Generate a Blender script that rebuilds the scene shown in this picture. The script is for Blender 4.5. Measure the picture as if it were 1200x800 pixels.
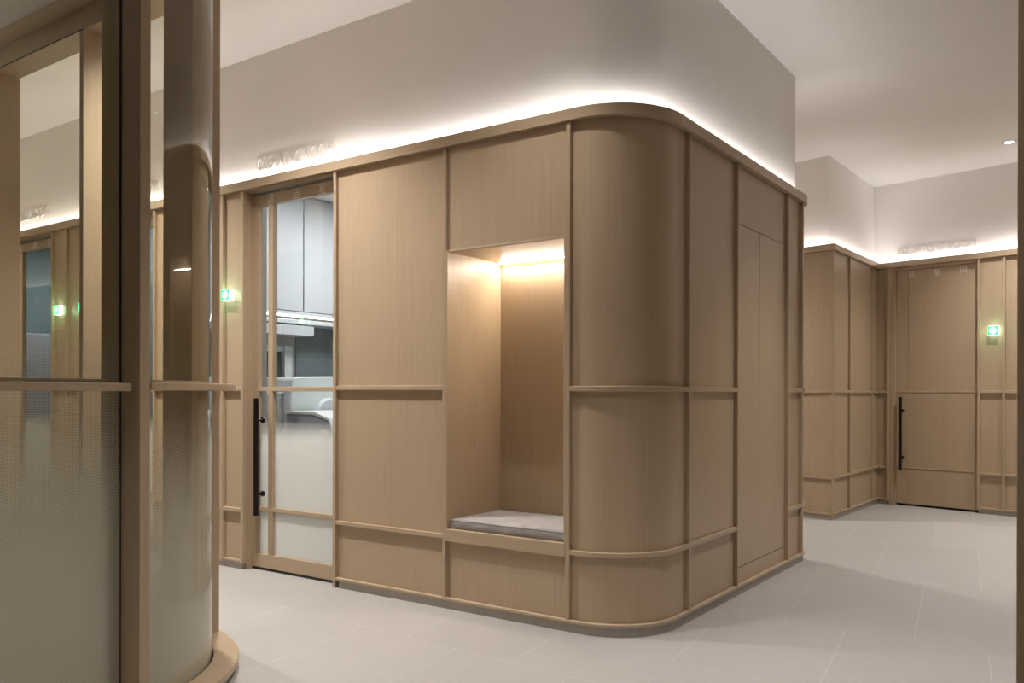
import bpy, math, random
from mathutils import Matrix, Vector

random.seed(7)
D = bpy.data
SC = bpy.context.scene
COL = SC.collection
for o in list(D.objects):
    D.objects.remove(o, do_unlink=True)

# ------------------------------------------------------------------ camera
cd = D.cameras.new('camera')
cam = D.objects.new('camera', cd)
COL.objects.link(cam)
R_ = Vector((0.81697444, 0.57666925, 0.00230951))
U_ = Vector((-0.00247701, -0.00049568, 0.99999681))
F_ = Vector((-0.57666855, 0.81697756, -0.00102345))
m = Matrix.Identity(4)
for i in range(3):
    m[i][0], m[i][1], m[i][2] = R_[i], U_[i], -F_[i]
m[2][3] = 1.2
cam.matrix_world = m
cd.sensor_width = 36.0
cd.lens = 997.135 / 1200 * 36
cd.shift_y = (461.46 - 400) / 1200
cd.clip_start = 0.05
SC.camera = cam

# ------------------------------------------------------------------ world, exposure, light settings
w = D.worlds.new('world')
SC.world = w
w.use_nodes = True
w.node_tree.nodes['Background'].inputs[0].default_value = (1, 0.95, 0.9, 1)
w.node_tree.nodes['Background'].inputs[1].default_value = 0.02
vs = SC.view_settings
SC.display_settings.display_device = 'sRGB'
vs.view_transform = 'Standard'
vs.look = 'None'
vs.exposure = 0.98
vs.gamma = 1.0
vs.use_curve_mapping = False
SC.cycles.max_bounces = 12
SC.cycles.diffuse_bounces = 5
SC.cycles.glossy_bounces = 4
SC.cycles.transmission_bounces = 6
SC.cycles.transparent_max_bounces = 24
SC.cycles.caustics_reflective = False
SC.cycles.caustics_refractive = False
SC.cycles.sample_clamp_indirect = 4.0
SC.cycles.use_denoising = True

SPOT_W = 150.0          # watts of a ceiling downlight
COVE_E = 13.5          # emission of the cove strips
NICHE_E = 9.0
ROOM_W = 21.0
SPOTS = [  # x, y, power factor, cone angle, where
    (-0.77, 8.89, 0.8, 112, 'small round recessed downlight in the far ceiling beside the right edge post'),
    (-0.75, 5.30, 0.9, 80, 'small round recessed downlight over the side aisle, level with the oak cupboard'),
    (0.9, 6.9, 0.7, 90, 'small round recessed downlight right of the view, nearer the far door'),
    (-0.55, 3.2, 0.6, 60, 'small round recessed downlight over the floor in front of the rounded corner'),
    (1.1, 2.3, 0.15, 70, 'small round recessed downlight right of the near oak post'),
    (-0.2, 1.2, 0.15, 70, 'small round recessed downlight just ahead of the viewer'),
    (-1.5, 2.2, 0.6, 84, 'small round recessed downlight between the glass partition and the rounded corner'),
    (1.3, 0.2, 0.12, 80, 'small round recessed downlight to the right of the viewer'),
    (-0.4, -0.9, 0.25, 105, 'small round recessed downlight behind the viewer, beside the glass partition'),
    (1.0, -2.4, 0.2, 105, 'small round recessed downlight farthest behind the viewer'),
    (-2.35, 3.06, 0.34, 98, 'small round recessed downlight before the sitting niche'),
    (-3.9, 2.85, 1.15, 114, 'small round recessed downlight before the cleaning room door'),
    (-5.6, 2.85, 1.15, 114, 'small round recessed downlight before the middle glazed door'),
    (-9.0, 2.92, 0.95, 118, 'small round recessed downlight beyond the sterile room door'),
    (-3.8, 7.3, 1.2, 125, 'small round recessed downlight behind the panelled island'),
    (0.5, 8.6, 0.8, 100, 'added small round downlight out of view, brightening the far right panelling'),  # unseen extra lamp, added to brighten the far oak wall
    (-2.0, 0.1, 0.5, 84, 'added small round downlight out of view, brightening the oak mullion by the sliding glass pane'),  # added lamp out of view; lifts the mullion's near face
    (-4.0, 0.6, 0.08, 110, 'small round recessed downlight inside the glazed enclosure'),
]

# ------------------------------------------------------------------ material helpers
def hexc(h):
    h = h.lstrip('#')
    v = [int(h[i:i + 2], 16) / 255 for i in (0, 2, 4)]
    return tuple([(c / 12.92 if c <= 0.04045 else ((c + 0.055) / 1.055) ** 2.4) for c in v] + [1.0])

class NT:
    def __init__(s, name):
        s.m = D.materials.new(name)
        s.m.use_nodes = True
        s.t = s.m.node_tree
        s.n = s.t.nodes
        s.n.clear()
        s.out = s.n.new('ShaderNodeOutputMaterial')
    def new(s, typ, **kw):
        n = s.n.new('ShaderNode' + typ)
        for k, v in kw.items():
            setattr(n, k, v)
        return n
    def link(s, a, b):
        s.t.links.new(a, b)
    def math(s, op, a, b=None, c=None):
        n = s.new('Math', operation=op)
        for i, v in enumerate((a, b, c)):
            if v is None:
                continue
            if isinstance(v, (int, float)):
                n.inputs[i].default_value = v
            else:
                s.link(v, n.inputs[i])
        return n.outputs[0]
    def noise(s, vec, scale, detail=3.0, rough=0.5, mapping=None):
        if mapping:
            mp = s.new('Mapping')
            mp.inputs['Scale'].default_value = mapping
            s.link(vec, mp.inputs[0])
            vec = mp.outputs[0]
        n = s.new('TexNoise')
        n.inputs['Scale'].default_value = scale
        n.inputs['Detail'].default_value = detail
        n.inputs['Roughness'].default_value = rough
        s.link(vec, n.inputs['Vector'])
        return n.outputs['Fac']
    def ramp(s, fac, stops):
        r = s.new('ValToRGB')
        e = r.color_ramp.elements
        while len(e) < len(stops):
            e.new(0.5)
        for el, (p, c) in zip(e, stops):
            el.position = p
            el.color = c
        s.link(fac, r.inputs[0])
        return r.outputs[0]

def plain(name, col, rough=0.6, metal=0.0, noise_amt=0.0, nscale=8.0, spec=0.5):
    t = NT(name)
    b = t.new('BsdfPrincipled')
    b.inputs['Roughness'].default_value = rough
    b.inputs['Metallic'].default_value = metal
    b.inputs['Specular IOR Level'].default_value = spec
    c = hexc(col) if isinstance(col, str) else col
    tc = t.new('TexCoord')
    f = t.noise(tc.outputs['Object'], nscale, 4)
    lo = tuple([x * (1 - noise_amt) for x in c[:3]] + [1])
    hi = tuple([min(1, x * (1 + noise_amt)) for x in c[:3]] + [1])
    t.link(t.ramp(f, [(0.35, lo), (0.65, hi)]), b.inputs['Base Color'])
    t.link(b.outputs[0], t.out.inputs[0])
    return t.m

def wood(name, vertical=True, gain=1.0, base=(0.462, 0.352, 0.236), rough=0.38):
    t = NT(name)
    b = t.new('BsdfPrincipled')
    tc = t.new('TexCoord')
    v = tc.outputs['Object']
    if vertical:
        fine = t.noise(v, 1.0, 3, 0.6, (330, 330, 4.0))
        mid = t.noise(v, 1.0, 3, 0.5, (75, 75, 0.8))
        big = t.noise(v, 1.0, 2, 0.5, (6, 6, 0.35))
    else:
        fine = t.noise(v, 1.0, 3, 0.6, (5, 5, 260))
        mid = t.noise(v, 1.0, 3, 0.5, (1.5, 1.5, 60))
        big = t.noise(v, 1.0, 2, 0.5, (0.6, 0.6, 8))
    s = t.math('ADD', t.math('MULTIPLY', fine, 0.55), t.math('ADD', t.math('MULTIPLY', mid, 0.27), t.math('MULTIPLY', big, 0.18)))
    oi = t.new('ObjectInfo')
    s = t.math('ADD', s, t.math('MULTIPLY', t.math('SUBTRACT', oi.outputs['Random'], 0.5), 0.05))
    c = [x * gain for x in base]
    lo = (c[0] * 0.90, c[1] * 0.885, c[2] * 0.86, 1)
    md = (c[0], c[1], c[2], 1)
    hi = (c[0] * 1.07, c[1] * 1.08, c[2] * 1.10, 1)
    t.link(t.ramp(s, [(0.34, lo), (0.5, md), (0.66, hi)]), b.inputs['Base Color'])
    b.inputs['Roughness'].default_value = rough
    b.inputs['Specular IOR Level'].default_value = 0.5
    bp = t.new('Bump')
    bp.inputs['Strength'].default_value = 0.06
    bp.inputs['Distance'].default_value = 0.002
    t.link(fine, bp.inputs['Height'])
    t.link(bp.outputs[0], b.inputs['Normal'])
    t.link(b.outputs[0], t.out.inputs[0])
    return t.m

def emit(name, col, strength, base=None):
    t = NT(name)
    e = t.new('Emission')
    e.inputs[0].default_value = hexc(col) if isinstance(col, str) else col
    e.inputs[1].default_value = strength
    t.link(e.outputs[0], t.out.inputs[0])
    return t.m

def glass_mat(name, z_clear=None, z_full=None, pitch=0.0085, tint=(0.93, 0.95, 0.91), dots=True, print_col=(0.66, 0.66, 0.60), full=0.97):
    """clear float glass, optionally with a white dot print that grows denser towards the floor (UV = metres)"""
    t = NT(name)
    tr = t.new('BsdfTransparent')
    tr.inputs[0].default_value = (*tint, 1)
    gl = t.new('BsdfGlossy')
    gl.inputs['Roughness'].default_value = 0.0
    fr_ = t.new('Fresnel')
    fr_.inputs[0].default_value = 1.5
    ge = t.new('NewGeometry')
    frs = t.math('MULTIPLY', fr_.outputs[0], t.math('SUBTRACT', 1.0, ge.outputs['Backfacing']))
    mx = t.new('MixShader')
    t.link(frs, mx.inputs[0])
    t.link(tr.outputs[0], mx.inputs[1])
    t.link(gl.outputs[0], mx.inputs[2])
    last = mx.outputs[0]
    if z_clear is not None:
        uv = t.new('TexCoord')
        sp = t.new('SeparateXYZ')
        t.link(uv.outputs['UV'], sp.inputs[0])
        u, v = sp.outputs[0], sp.outputs[1]
        cov = t.new('MapRange')
        t.link(v, cov.inputs[0])
        cov.inputs[1].default_value = z_full
        cov.inputs[2].default_value = z_clear
        cov.inputs[3].default_value = full
        cov.inputs[4].default_value = 0.0
        c = cov.outputs[0]
        if dots:
            k = 2 * math.pi / (pitch * math.sqrt(2))
            a = t.math('COSINE', t.math('MULTIPLY', t.math('ADD', u, v), k))
            b = t.math('COSINE', t.math('MULTIPLY', t.math('SUBTRACT', u, v), k))
            f = t.math('ADD', t.math('MULTIPLY', t.math('ADD', a, b), 0.25), 0.5)
            thr = t.math('SUBTRACT', 1.0, c)
            d = t.math('SUBTRACT', f, thr)
            mr = t.new('MapRange')
            t.link(d, mr.inputs[0])
            mr.inputs[1].default_value = -0.12
            mr.inputs[2].default_value = 0.12
            c = t.math('MULTIPLY', mr.outputs[0], t.math('MINIMUM', t.math('MULTIPLY', c, 8.0), 1.0))
        df = t.new('BsdfDiffuse')
        df.inputs[0].default_value = (*print_col, 1)
        tl = t.new('BsdfTranslucent')
        tl.inputs[0].default_value = (*print_col, 1)
        m2 = t.new('MixShader')
        m2.inputs[0].default_value = 0.5
        t.link(df.outputs[0], m2.inputs[1])
        t.link(tl.outputs[0], m2.inputs[2])
        m4 = t.new('MixShader')          # glossy skin over the print too
        t.link(frs, m4.inputs[0])
        t.link(m2.outputs[0], m4.inputs[1])
        t.link(gl.outputs[0], m4.inputs[2])
        m3 = t.new('MixShader')
        t.link(c, m3.inputs[0])
        t.link(last, m3.inputs[1])
        t.link(m4.outputs[0], m3.inputs[2])
        last = m3.outputs[0]
    t.link(last, t.out.inputs[0])
    return t.m

def floor_mat():
    t = NT('stone_tile')
    b = t.new('BsdfPrincipled')
    g = t.new('NewGeometry')
    sp = t.new('SeparateXYZ')
    t.link(g.outputs['Position'], sp.inputs[0])
    x, y = sp.outputs[0], sp.outputs[1]
    W, H = 0.6355, 1.448
    uu = t.math('ADD', t.math('ADD', x, t.math('MULTIPLY', y, 0.13)), 1.153 + 60 * W)
    ww = t.math('ADD', t.math('ADD', y, t.math('MULTIPLY', x, 0.04)), -3.01 + 21 * H)
    cb = t.new('CombineXYZ')
    t.link(uu, cb.inputs[0])
    t.link(ww, cb.inputs[1])
    br = t.new('TexBrick')
    br.offset = 0.5
    br.offset_frequency = 2
    br.squash = 1.0
    br.inputs['Scale'].default_value = 1.0
    br.inputs['Mortar Size'].default_value = 0.0013
    br.inputs['Mortar Smooth'].default_value = 0.2
    br.inputs['Bias'].default_value = 0.0
    br.inputs['Brick Width'].default_value = W
    br.inputs['Row Height'].default_value = H
    br.inputs['Color1'].default_value = (0.385, 0.367, 0.345, 1)
    br.inputs['Color2'].default_value = (0.41, 0.391, 0.368, 1)
    br.inputs['Mortar'].default_value = (0.56, 0.54, 0.51, 1)
    t.link(cb.outputs[0], br.inputs['Vector'])
    n1 = t.noise(g.outputs['Position'], 3.0, 5, 0.6)
    n2 = t.noise(g.outputs['Position'], 140.0, 4, 0.7)
    n3 = t.noise(g.outputs['Position'], 45.0, 3, 0.6, (1.0, 0.25, 1.0))
    s = t.math('ADD', t.math('MULTIPLY', n1, 0.12), t.math('ADD', t.math('MULTIPLY', n2, 0.34), t.math('MULTIPLY', n3, 0.14)))
    s = t.math('ADD', s, 0.70)
    mix = t.new('Mix', data_type='RGBA', blend_type='MULTIPLY')
    mix.inputs[0].default_value = 1.0
    t.link(br.outputs['Color'], mix.inputs[6])
    t.link(s, mix.inputs[7])
    t.link(mix.outputs[2], b.inputs['Base Color'])
    b.inputs['Roughness'].default_value = 0.5
    b.inputs['Specular IOR Level'].default_value = 0.35
    bp = t.new('Bump')
    bp.inputs['Strength'].default_value = 0.1
    bp.inputs['Distance'].default_value = 0.002
    t.link(n2, bp.inputs['Height'])
    t.link(bp.outputs[0], b.inputs['Normal'])
    t.link(b.outputs[0], t.out.inputs[0])
    return t.m

def fabric_mat():
    t = NT('grey_woven_fabric')
    b = t.new('BsdfPrincipled')
    tc = t.new('TexCoord')
    v = tc.outputs['Object']
    a = t.noise(v, 1.0, 3, 0.6, (420, 60, 420))
    c = t.noise(v, 1.0, 3, 0.6, (60, 420, 60))
    d = t.noise(v, 14.0, 4, 0.6)
    s = t.math('ADD', t.math('MULTIPLY', t.math('ADD', a, c), 0.35), t.math('MULTIPLY', d, 0.3))
    t.link(t.ramp(s, [(0.36, (0.26, 0.247, 0.238, 1)), (0.64, (0.43, 0.41, 0.395, 1))]), b.inputs['Base Color'])
    b.inputs['Roughness'].default_value = 0.95
    b.inputs['Specular IOR Level'].default_value = 0.1
    bp = t.new('Bump')
    bp.inputs['Strength'].default_value = 0.3
    bp.inputs['Distance'].default_value = 0.001
    t.link(s, bp.inputs['Height'])
    t.link(bp.outputs[0], b.inputs['Normal'])
    t.link(b.outputs[0], t.out.inputs[0])
    return t.m

M = {}
M['wv'] = wood('oak_vertical_grain', True)
M['wh'] = wood('oak_horizontal_grain', False)
M['plaster'] = plain('white_plaster', (0.93, 0.90, 0.875, 1), 0.85, noise_amt=0.01, nscale=3, spec=0.2)
M['ceiling'] = plain('ceiling_paint', (0.92, 0.89, 0.865, 1), 0.9, noise_amt=0.008, nscale=2, spec=0.2)
M['floor'] = floor_mat()
M['plinth'] = plain('brushed_plinth', (0.40, 0.365, 0.315, 1), 0.4, 0.3, 0.05, 30)
M['dark'] = plain('dark_gap', (0.02, 0.018, 0.016, 1), 0.8)
M['black'] = plain('blackened_metal', (0.022, 0.017, 0.014, 1), 0.34, 0.6, 0.1, 40)
M['steel'] = plain('track_metal', (0.42, 0.41, 0.45, 1), 0.35, 0.9, 0.03)
M['rubber'] = plain('black_rubber_seal', (0.015, 0.014, 0.013, 1), 0.6)
M['cove'] = emit('cove_light', (1.0, 0.965, 0.95, 1), COVE_E)
M['niche_led'] = emit('niche_light', (1.0, 0.85, 0.66, 1), NICHE_E)
M['shelf_led'] = emit('shelf_light', (1.0, 0.93, 0.86, 1), 5.0)
M['lamp_green'] = emit('lamp_green_face', (0.10, 0.95, 0.36, 1), 1.6)
def lamp_face():
    t = NT('lamp_green_face')
    tc = t.new('TexCoord')
    sp = t.new('SeparateXYZ')
    t.link(tc.outputs['UV'], sp.inputs[0])
    dx = t.math('SUBTRACT', sp.outputs[0], 0.5)
    dy = t.math('SUBTRACT', sp.outputs[1], 0.5)
    r = t.math('SQRT', t.math('ADD', t.math('MULTIPLY', dx, dx), t.math('MULTIPLY', dy, dy)))
    e = t.new('Emission')
    t.link(t.ramp(r, [(0.12, (0.75, 1.0, 0.72, 1)), (0.48, (0.03, 0.78, 0.17, 1))]), e.inputs[0])
    e.inputs[1].default_value = 1.5
    t.link(e.outputs[0], t.out.inputs[0])
    return t.m
M['lamp_green'] = lamp_face()
M['lamp_white'] = emit('lamp_white_side', (0.72, 1.0, 0.80, 1), 2.6)
M['bulb'] = emit('downlight_emitter', (1.0, 0.9, 0.8, 1), 14.0)
M['fabric'] = fabric_mat()
M['piping'] = plain('grey_piping', (0.36, 0.34, 0.325, 1), 0.9, noise_amt=0.1, nscale=60)
M['glass_door'] = glass_mat('door_glass', 1.02, 0.82, 0.004, (0.955, 0.965, 0.965), True, (0.90, 0.90, 0.86))
M['glass_part'] = glass_mat('partition_glass', 1.50, 0.25, 0.0076, (0.93, 0.93, 0.88), True, (0.68, 0.66, 0.56), 0.97)
M['glass_curve'] = glass_mat('curved_glass', 1.20, 0.25, 0.0076, (0.93, 0.93, 0.88), True, (0.68, 0.66, 0.56), 0.97)
M['cab'] = plain('cabinet_grey', (0.52, 0.54, 0.56, 1), 0.5, noise_amt=0.01)
M['tile'] = plain('slate_tile', (0.13, 0.165, 0.175, 1), 0.5, noise_amt=0.15, nscale=50)
M['room_wall'] = plain('room_wall_paint', (0.42, 0.42, 0.40, 1), 0.8, noise_amt=0.02)
M['teal_wall'] = plain('blue_grey_wall', (0.16, 0.235, 0.26, 1), 0.7, noise_amt=0.03)
M['white_plastic'] = plain('white_plastic', (0.62, 0.66, 0.66, 1), 0.35, noise_amt=0.01)
M['grey_plastic'] = plain('grey_plastic', (0.30, 0.32, 0.36, 1), 0.45, noise_amt=0.02)
M['drum'] = plain('door_window_plastic', (0.34, 0.35, 0.33, 1), 0.25, noise_amt=0.02)
M['tag'] = plain('yellow_tag', (0.75, 0.70, 0.40, 1), 0.6)
M['window'] = plain('dark_window_pane', (0.07, 0.10, 0.10, 1), 0.15, noise_amt=0.05)
M['letter'] = plain('white_letter', (0.78, 0.745, 0.715, 1), 0.7, noise_amt=0.01, spec=0.2)
M['white_char'] = plain('pale_character', (0.82, 0.78, 0.74, 1), 0.5, noise_amt=0.01)

# ------------------------------------------------------------------ object helpers
def empty(name, loc=(0, 0, 0), label=None, cat=None, group=None, kind=None):
    o = D.objects.new(name, None)
    COL.objects.link(o)
    o.location = loc
    tag(o, label, cat, group, kind)
    return o

def tag(o, label=None, cat=None, group=None, kind=None):
    if label: o['label'] = label
    if cat: o['category'] = cat
    if group: o['group'] = group
    if kind: o['kind'] = kind
    return o

def root_loc(o):
    v = Vector((0, 0, 0))
    while o is not None:
        v += Vector(o.location)
        o = o.parent
    return v

def make(name, verts, faces, mat, parent=None, bevel=0.0, smooth=False, uvs=None, kind=None, label=None, mats=None, fmats=None, loc=None):
    """verts in world metres; stored relative to the parent's base (or to loc for a top-level object)"""
    off = root_loc(parent) if parent else Vector((0, 0, 0))
    own = Vector(loc) - off if loc is not None else Vector((0, 0, 0))
    tot = off + own
    me = D.meshes.new(name)
    me.from_pydata([tuple(Vector(v) - tot) for v in verts], [], faces)
    if uvs is not None:
        ul = me.uv_layers.new(name='UVMap')
        for poly in me.polygons:
            for li in poly.loop_indices:
                ul.data[li].uv = uvs[me.loops[li].vertex_index]
    for mm in (mats or [mat]):
        me.materials.append(mm)
    if fmats:
        for p, f in zip(me.polygons, fmats):
            p.material_index = f
    if smooth:
        me.polygons.foreach_set('use_smooth', [True] * len(me.polygons))
        try:
            me.set_sharp_from_angle(angle=math.radians(35))
        except Exception:
            pass
    me.validate()
    me.update()
    import bmesh
    bm = bmesh.new()
    bm.from_mesh(me)
    bmesh.ops.recalc_face_normals(bm, faces=bm.faces)
    bm.to_mesh(me)
    bm.free()
    o = D.objects.new(name, me)
    COL.objects.link(o)
    if parent:
        o.parent = parent
    o.location = own
    if bevel > 0:
        b = o.modifiers.new('bevel', 'BEVEL')
        b.width = bevel
        b.segments = 2
        b.limit_method = 'ANGLE'
        b.angle_limit = math.radians(40)
    if kind: o['kind'] = kind
    if label: o['label'] = label
    return o

V2 = lambda x, y: Vector((x, y))
class Geo:
    def __init__(s):
        s.v, s.f, s.uv = [], [], []
    def add(s, v, f):
        b = len(s.v)
        s.v += [tuple(x) for x in v]
        s.f += [tuple(b + i for i in q) for q in f]
        return s
    def hexa(s, c):
        return s.add(c, [(0, 3, 2, 1), (4, 5, 6, 7), (0, 1, 5, 4), (1, 2, 6, 5), (2, 3, 7, 6), (3, 0, 4, 7)])
    def box(s, x0, x1, y0, y1, z0, z1):
        return s.hexa([(x0, y0, z0), (x1, y0, z0), (x1, y1, z0), (x0, y1, z0), (x0, y0, z1), (x1, y0, z1), (x1, y1, z1), (x0, y1, z1)])
    def prism(s, poly, z0, z1):
        n = len(poly)
        v = [(x, y, z0) for x, y in poly] + [(x, y, z1) for x, y in poly]
        f = [tuple(range(n - 1, -1, -1)), tuple(range(n, 2 * n))] + [(i, (i + 1) % n, n + (i + 1) % n, n + i) for i in range(n)]
        return s.add(v, f)
    def cyl(s, c, axis, r, h, n=24, r2=None):
        """cylinder starting at c along axis (unit), length h"""
        a = Vector(axis).normalized()
        t = Vector((0, 0, 1)) if abs(a.z) < 0.9 else Vector((1, 0, 0))
        p = a.cross(t).normalized()
        q = a.cross(p)
        r2 = r if r2 is None else r2
        c = Vector(c)
        v = []
        for k, (rr, hh) in enumerate(((r, 0), (r2, h))):
            for i in range(n):
                an = 2 * math.pi * i / n
                v.append(c + a * hh + p * (rr * math.cos(an)) + q * (rr * math.sin(an)))
        f = [tuple(range(n - 1, -1, -1)), tuple(range(n, 2 * n))] + [(i, (i + 1) % n, n + (i + 1) % n, n + i) for i in range(n)]
        return s.add(v, f)
    def tube_ring(s, c, r0, r1, z0, z1, n=32):
        v = []
        for z in (z0, z1):
            for r in (r0, r1):
                for i in range(n):
                    an = 2 * math.pi * i / n
                    v.append((c[0] + r * math.cos(an), c[1] + r * math.sin(an), z))
        f = []
        for i in range(n):
            j = (i + 1) % n
            f += [(i, j, n + j, n + i), (2 * n + i, 3 * n + i, 3 * n + j, 2 * n + j), (i, 2 * n + i, 2 * n + j, j), (n + i, n + j, 3 * n + j, 3 * n + i)]
        return s.add(v, f)
    def build(s, name, mat, parent=None, **kw):
        return make(name, s.v, s.f, mat, parent, **kw)

class Wall:
    """a vertical plane: s runs along d, o is the offset towards the room (outward), z up"""
    def __init__(s, origin, d, n):
        s.o, s.d, s.n = Vector(origin), Vector(d).normalized(), Vector(n).normalized()
    def p(s, a, off, z):
        q = s.o + s.d * a + s.n * off
        return (q.x, q.y, z)
    def box(s, g, a0, a1, o0, o1, z0, z1):
        c = [s.p(a0, o0, z0), s.p(a1, o0, z0), s.p(a1, o1, z0), s.p(a0, o1, z0), s.p(a0, o0, z1), s.p(a1, o0, z1), s.p(a1, o1, z1), s.p(a0, o1, z1)]
        return g.hexa(c)
    def b(s, name, mat, parent, a0, a1, o0, o1, z0, z1, **kw):
        return s.box(Geo(), a0, a1, o0, o1, z0, z1).build(name, mat, parent, **kw)
    def rot(s):
        return math.atan2(s.d.y, s.d.x)

def path_normals(P):
    """outward = right-hand side of travel"""
    N = []
    for i in range(len(P)):
        a = P[max(i - 1, 0)]
        b = P[min(i + 1, len(P) - 1)]
        t = (b - a).normalized()
        N.append(V2(t.y, -t.x))
    return N

def sweep(P, o0, o1, z0, z1, N=None):
    """solid strip following the path P between offsets o0..o1 (outward) and z0..z1; UV = metres along, height"""
    N = N or path_normals(P)
    g = Geo()
    n = len(P)
    L = [0.0]
    for i in range(1, n):
        L.append(L[-1] + (P[i] - P[i - 1]).length)
    v, uv = [], []
    for i in range(n):
        a = P[i] + N[i] * o0
        b = P[i] + N[i] * o1
        for (q, z) in ((a, z0), (b, z0), (b, z1), (a, z1)):
            v.append((q.x, q.y, z))
            uv.append((L[i], z))
    f = [(0, 1, 2, 3), tuple(4 * (n - 1) + k for k in (3, 2, 1, 0))]
    for i in range(n - 1):
        for k in range(4):
            j = (k + 1) % 4
            f.append((4 * i + k, 4 * (i + 1) + k, 4 * (i + 1) + j, 4 * i + j))
    g.add(v, f)
    g.uv = uv
    return g

def arc(cx, cy, r, a0, a1, n=20):
    return [V2(cx + r * math.cos(math.radians(a0 + (a1 - a0) * i / n)), cy + r * math.sin(math.radians(a0 + (a1 - a0) * i / n))) for i in range(n + 1)]

# heights shared by all panelling
Z_CAP0, Z_CAP1 = 2.565, 2.624
Z_MID0, Z_MID1 = 1.209, 1.236
Z_LOW0, Z_LOW1 = 0.388, 0.414
Z_BAS0, Z_BAS1 = 0.046, 0.064
CEIL = 3.485
PD = -0.024            # panel face sits this far behind the posts
SET = 0.071            # plaster above sits this far behind the posts

A = Wall((0, 3.65), (1, 0), (0, -1))
B = Wall((-1.807, 0), (0, 1), (1, 0))
fa = -0.22088
F = Wall((-math.sin(fa) * 9.22933, math.cos(fa) * 9.22933), (math.cos(fa), math.sin(fa)), (math.sin(fa), -math.cos(fa)))
sa = -0.04193
S = Wall((math.cos(sa) * -2.50817, math.sin(sa) * -2.50817), (-math.sin(sa), math.cos(sa)), (math.cos(sa), math.sin(sa)))
C2 = V2(-2.158, 8.334)
G = Wall((C2.x, C2.y), (math.cos(fa), math.sin(fa)), (math.sin(fa), -math.cos(fa)))

# ------------------------------------------------------------------ large structure
Geo().box(-13.5, 4.2, -4.6, 12.6, -0.1, 0.0).build('floor', M['floor'], kind='structure', label='pale grey stone floor laid in long staggered tiles with light joints')
Geo().box(-13.5, 4.2, -4.6, 12.6, CEIL, CEIL + 0.12).build('ceiling', M['ceiling'], kind='structure', label='smooth white painted ceiling')
Geo().box(-13.6, 4.3, -4.7, -4.55, 0, CEIL).build('wall_rear', M['wv'], kind='structure')
Geo().box(4.05, 4.2, -4.6, 12.6, 0, CEIL).build('wall_right', M['wv'], kind='structure')
Geo().box(-13.6, -13.45, -4.6, 12.6, 0, CEIL).build('wall_left', M['wv'], kind='structure')

# upper plaster block above the panelled island (front run, rounded corner, side run)
Rc, Rf = 0.38, 0.16
xe, ye = -1.807, 6.354
core = [V2(-13.2, 3.65 + SET), V2(-2.187, 3.65 + SET)] + arc(-1.807 - Rc, 3.65 + Rc, Rc - SET, -90, 0)[1:] + [V2(xe - SET, ye - Rf)] + arc(xe - Rf, ye - Rf, Rf - SET, 0, 90, 8)[1:] + [V2(-13.2, ye - SET)]
P_up = core
Nn = path_normals(P_up)
sweep(P_up, -0.10, 0.0, 2.57, CEIL, Nn).build('wall_center', M['plaster'], kind='structure', smooth=True, label='white plaster wall with rounded corner rising above the oak panelling')

# far upper plaster
def meet(Wa, oa, Wb, ob):
    pa, pb = Vector(Wa.p(0, oa, 0)[:2]), Vector(Wb.p(0, ob, 0)[:2])
    da, db = Wa.d, Wb.d
    den = da.x * db.y - da.y * db.x
    k = ((pb.x - pa.x) * db.y - (pb.y - pa.y) * db.x) / den
    return V2(pa.x + da.x * k, pa.y + da.y * k)
def quad_wall(name, a0, a1, b1, b0, label):
    Geo().prism([(q.x, q.y) for q in (a0, a1, b1, b0)], 2.50, CEIL).build(name, M['plaster'], kind='structure', label=label)
kGS, kGSb = meet(G, -SET, S, -SET), meet(G, -0.2, S, -0.2)
kSF, kSFb = meet(S, -SET, F, -SET), meet(S, -0.2, F, -0.2)
quad_wall('wall_back', V2(*G.p(-11.5, -SET, 0)[:2]), kGS, kGSb, V2(*G.p(-11.5, -0.2, 0)[:2]), 'white plaster wall above the far panelling behind the island')
quad_wall('wall_side', kGS, kSF, kSFb, kGSb, 'white plaster return wall beside the equipment room')
quad_wall('wall_far', kSF, V2(*F.p(4.4, -SET, 0)[:2]), V2(*F.p(4.4, -0.2, 0)[:2]), kSFb, 'white plaster wall above the equipment room door')

# ------------------------------------------------------------------ panelling builder
def panelling(name, W, a0, a1, posts, label, cat, cap=True, mid=True, low=True, led=True, capext=(0, 0), group=None, nopanel=()):
    r = empty(name, W.p((a0 + a1) / 2, 0, 0), label, cat, group)
    edges = sorted(set([a0, a1] + posts))
    segs = [(edges[i], edges[i + 1]) for i in range(len(edges) - 1) if edges[i + 1] - edges[i] > 0.03]
    for (s0, s1) in segs:
        if any(s0 - 1e-4 <= q <= s1 + 1e-4 for q in nopanel):
            continue
        W.b('panel', M['wv'], r, s0 + 0.002, s1 - 0.002, PD - 0.02, PD, 0.05, Z_CAP0 + 0.01)
        i0 = s0 + (0.0125 if s0 in posts else 0)
        i1 = s1 - (0.0125 if s1 in posts else 0)
        W.b('rail', M['wh'], r, i0, i1, PD, -0.002, Z_MID0, Z_MID1, bevel=0.003)
        W.b('rail', M['wh'], r, i0, i1, PD, -0.002, Z_LOW0, Z_LOW1, bevel=0.003)
        W.b('rail', M['wh'], r, i0, i1, PD, 0.0, Z_BAS0, Z_BAS1, bevel=0.003)
        W.b('plinth', M['plinth'], r, s0, s1, -0.05, -0.010, 0.0, Z_BAS0)
    for q in posts:
        W.b('post', M['wv'], r, q - 0.0125, q + 0.0125, PD - 0.01, 0.0, 0.038, Z_CAP0, bevel=0.003)
    if cap:
        W.b('cap', M['wh'], r, a0 - capext[0], a1 + capext[1], -0.012, 0.012, Z_CAP0, Z_CAP1, bevel=0.002)
        W.b('trough', M['wh'], r, a0 - capext[0], a1 + capext[1], -SET, -0.0125, Z_CAP0, Z_CAP0 + 0.01)
    return r

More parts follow.
